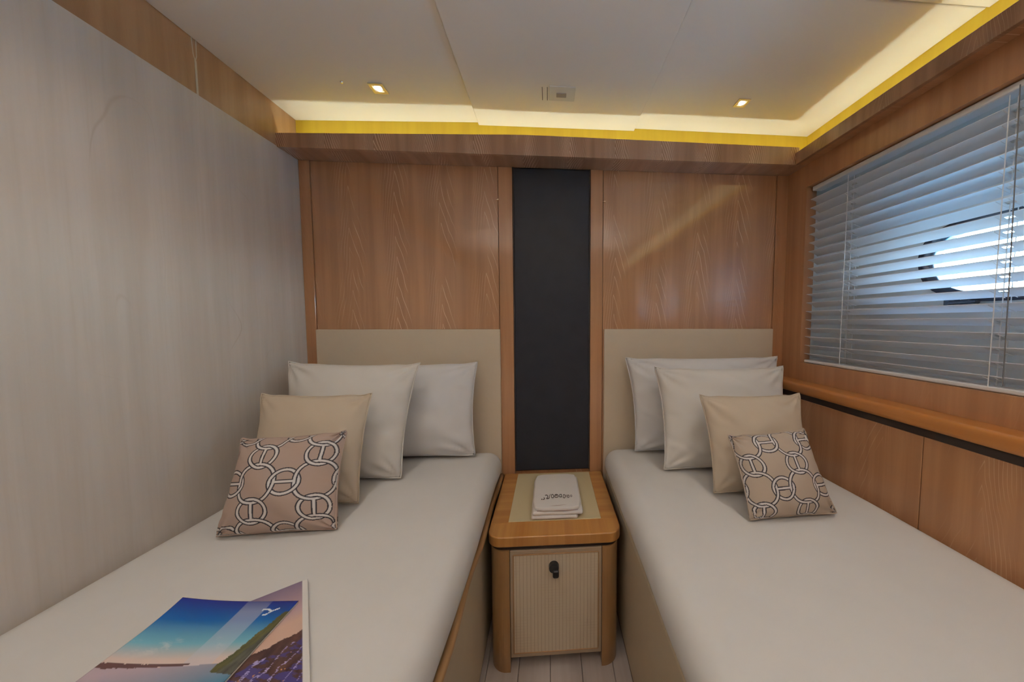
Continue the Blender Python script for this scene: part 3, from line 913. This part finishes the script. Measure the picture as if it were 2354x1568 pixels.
# ------------------------------------------------------------------ folded towel with embroidery
def towel():
    z = .4178
    t = empty('folded_towel', (.025, 1.2, z))
    tag(t, 'white folded towel with dark embroidered lettering on the nightstand', 'towel')
    obj('fold', rounded_box((.016, 1.203, z + .0075), (.081, .128, .0075), .0074, (10, 14, 1), .0015, 30, 3), M['terry'], t, True)
    obj('fold', rounded_box((.027, 1.205, z + .0205), (.088, .128, .0070), .0069, (10, 14, 1), .0018, 30, 5), M['terry'], t, True)
    V, F = rounded_box((.025, 1.206, z + .033), (.086, .127, .0070), .0069, (14, 18, 1), .0012, 25, 9, .003)
    # rounded plan corners
    def soften(V):
        out = []
        for v in V:
            dx, dy = v[0] - .025, v[1] - 1.206
            a, b = abs(dx) / .088, abs(dy) / .129
            k = 1 - .10 * max(0, a - .6) * max(0, b - .6) / .16 
            out.append((.025 + dx * k, 1.206 + dy * k, v[2]))
        return out
    top = obj('fold', (soften(V), F), M['terry'], t, True)
    # stitched hems near the front edge
    hem = [tube([(-.04 + i * .008, 1.094 + .002 * math.sin(i * .7), z + .0415 - .0004 * abs(i - 8)) for i in range(17)], .0008, 5),
           tube([(-.045 + i * .0095, 1.0795 + .0015 * math.sin(i * .5), z + .031) for i in range(16)], .0009, 5)]
    obj('hem', join(*hem), M['thread_pink'], top)
    def q(cx, cy): 
        return (-.03 + (cx - 300) * .112 / 1380, 1.189 - (cy - 200) * .0001483, z + .0434)
    def oval(cx, cy, rx, ry, a0=0, a1=360, n=18):
        return [q(cx + rx * math.cos(math.radians(a0 + (a1 - a0) * k / n)), cy + ry * math.sin(math.radians(a0 + (a1 - a0) * k / n))) for k in range(n + 1)]
    st = [oval(315, 582, 12, 12), [q(*p) for p in ((372, 596), (412, 588), (436, 552), (405, 512))],
          [q(*p) for p in ((462, 412), (500, 395), (550, 410), (576, 460), (560, 510), (520, 556), (580, 566), (642, 540))],
          [q(*p) for p in ((692, 365), (658, 440), (650, 532))], oval(785, 455, 55, 78), oval(965, 455, 84, 72), oval(965, 425, 34, 28),
          oval(1145, 452, 48, 66), [q(1196, 378), q(1197, 522)], oval(1312, 482, 50, 80), [q(1412, 420), q(1406, 502)], oval(1500, 490, 42, 60), oval(1636, 475, 36, 40)]
    rad = [.0011, .0012, .0013, .0009, .0011, .0011, .0007, .0010, .0009, .0010, .0007, .0009, .0007]
    obj('embroidery', join(*[tube(s, r, 5) for s, r in zip(st, rad)]), M['thread'], top)
towel()

# ------------------------------------------------------------------ magazines
def fbm(x, y, seed=0.0):
    r = np.zeros_like(x); a = .5; f = 1.0
    for k in range(4):
        r += a * np.sin(f * (x * 3.1 + 1.7 * np.sin(y * 2.3 * f + seed + k)) + seed * 1.3 + k * 2.1) * np.cos(f * (y * 2.7 + 1.3 * np.sin(x * 1.9 * f - seed)) + k)
        a *= .5; f *= 2.1
    return r
def lerp(a, b, t):
    t = np.clip(t, 0, 1)[..., None]
    return np.array(a) * (1 - t) + np.array(b) * t
def paint_blue(u, v):      # v = 0 at the top edge
    c = lerp(srgb(28, 30, 120)[:3], srgb(0, 92, 165)[:3], v / .13)
    c = np.where((v > .13)[..., None], lerp(srgb(0, 92, 165)[:3], srgb(120, 185, 205)[:3], (v - .13) / .14), c)
    c = np.where((v > .27)[..., None], lerp(srgb(120, 185, 205)[:3], srgb(228, 205, 195)[:3], (v - .27) / .09), c)
    cl = np.clip(fbm(u * 3, v * 6, 1.0) * 2.2 - .2, 0, 1) * np.clip(1 - np.abs(v - .29) / .07, 0, 1)
    c = c * (1 - cl[..., None] * .7) + np.array([.85, .78, .74]) * cl[..., None] * .7
    band = ((u > .56) & (u < .78)).astype(float) * .35 * np.clip(v / .1 + .3, 0, 1)
    c = c * (1 - band[..., None]) + np.array([.62, .66, .78]) * band[..., None]
    # shore and trees at the horizon
    hz = .395 - .018 * u
    land = np.abs(v - hz) < .006 + .03 * np.clip(.5 - u, 0, 1) * (.6 + .5 * fbm(u * 14, v * 3, 2.2))
    c[land & (u < .62)] = srgb(96, 66, 66)[:3]
    wat = (v > hz + .008)
    cw = lerp(srgb(190, 170, 180)[:3], srgb(40, 120, 150)[:3], (v - hz) / .3 + (u - .3) * .8)
    c[wat & ~(land & (u < .62))] = cw[wat & ~(land & (u < .62))]
    # cliff on the right
    edge = .975 - .45 * np.clip(v - .08, 0, 1) + .02 * fbm(u * 9, v * 12, 4.0)
    cl2 = (u > edge) & (v > .08) & (v < .42 + .1 * (u - .7))
    k = .5 + .5 * fbm(u * 26 + v * 8, v * 8, 6.0)
    cc = lerp(srgb(42, 46, 44)[:3], srgb(104, 104, 92)[:3], k)
    gr = (u < edge + .07)
    cc = np.where(gr[..., None], lerp(srgb(58, 66, 40)[:3], srgb(108, 102, 62)[:3], k), cc)
    c[cl2] = cc[cl2]
    # gull
    def sd(ax, ay, bx, by):
        dx, dy = bx - ax, by - ay
        t = np.clip(((u - ax) * dx + (v - ay) * dy) / (dx * dx + dy * dy), 0, 1)
        return np.hypot(u - ax - t * dx, v - ay - t * dy)
    g = np.minimum.reduce([sd(.76, .062, .80, .058), sd(.80, .058, .845, .074), sd(.845, .074, .89, .056), sd(.845, .074, .83, .095), sd(.83, .095, .80, .098)])
    c[g < .0055] = (.85, .87, .9)
    return c
def paint_purple(u, v):
    c = lerp(srgb(128, 112, 138)[:3], srgb(190, 160, 165)[:3], v / .28)
    c = np.where((v > .28)[..., None], lerp(srgb(190, 160, 165)[:3], srgb(214, 178, 160)[:3], (v - .28) / .1), c)
    hz = .50 + .02 * fbm(u * 7, v * 0 + .4, 3.0) - .05 * np.clip(u - .75, 0, 1)
    k = fbm(u * 9, v * 11 + u * 5, 8.0)
    low = v > hz
    cc = lerp(srgb(52, 34, 40)[:3], srgb(100, 72, 62)[:3], .5 + .6 * k)
    q_ = v - hz
    boats = (q_ > .07) & (fbm(u * 5 + 2, v * 9 - u * 6, 5.0) > .02)
    cc[boats] = srgb(70, 62, 118)[:3]
    mast = (np.abs(np.sin((v * 1.9 + u * 1.1) * 17 + 1.2 * k)) < .14) & (q_ > .06)
    cc[mast] = srgb(168, 158, 205)[:3]
    lamp = (fbm(u * 12, v * 14, 2.0) > .62) & (q_ > .12)
    cc[lamp] = srgb(214, 150, 92)[:3]
    c[low] = cc[low]
    m = (u > .955)
    c[m] = (.80, .77, .74)
    return c
def magazine(label, origin, ang, w, h, z0, thick, painter, curl, nx=150, ny=210):
    """origin = top-left corner on the bed; ang = direction of the top edge"""
    t = empty('magazine', (origin[0], origin[1], z0))
    tag(t, label, 'magazine', 'magazines on the left bed')
    ex = Vector((math.cos(ang), math.sin(ang), 0)); ey = Vector((math.sin(ang), -math.cos(ang), 0))
    O = Vector((origin[0], origin[1], z0))
    def rect(z_a, z_b, inset):
        P = [O + ex * a + ey * b for a, b in ((inset, inset), (w - inset, inset), (w - inset, h - inset), (inset, h - inset))]
        return prism([(p.x, p.y) for p in P], z0 + z_a, z0 + z_b)
    obj('page_block', rect(.0005, thick, .0015), M['paper'], t)
    obj('back_cover', rect(0, .0005, 0), M['paper'], t)
    us, vs = np.meshgrid(np.linspace(0, 1, nx + 1), np.linspace(0, 1, ny + 1))
    V = []
    for u, v in zip(us.ravel(), vs.ravel()):
        p = O + ex * (u * w) + ey * (v * h)
        lift = thick + .0006 + curl * (max(0, (1 - u) - .35) ** 2 * 1.2 + max(0, .25 - v) ** 2 * (1 - u) * 6)
        V.append((p.x, p.y, z0 + lift))
    k = nx + 1
    F = [(j * k + i, j * k + i + 1, (j + 1) * k + i + 1, (j + 1) * k + i) for j in range(ny) for i in range(nx)]
    o = obj('cover', (V, F), M['glossy_print'], t, True)
    c = painter(us.ravel(), vs.ravel())
    at = o.data.color_attributes.new('print', 'FLOAT_COLOR', 'POINT')
    at.data.foreach_set('color', np.concatenate([c, np.ones((len(c), 1))], 1).astype(np.float32).ravel())
    so = o.modifiers.new('sheet', 'SOLIDIFY'); so.thickness = .0004; so.offset = -1
    return t
A4 = (.210, .297)
zb = BED + .0068
ang = math.radians(36)
tr = Vector((-.523, .702)); tl = tr - Vector((math.cos(ang), math.sin(ang))) * A4[0]
magazine('magazine with lavender marina cover lying under the blue one on left bed', (tl.x, tl.y), ang, A4[0], A4[1], zb, .004, paint_purple, 0.0)
magazine('magazine with deep blue sky and sea cover lying on top on left bed', (-.710, .643), math.radians(-.8), .214, .297, zb + .0052, .003, paint_blue, .02)

# ------------------------------------------------------------------ outside
sw = obj('sea', box(1.9, 400, -400, 400, -1.8, -1.4), M['sea'])
tag(sw, 'open turquoise water outside the porthole', 'water', kind='stuff')
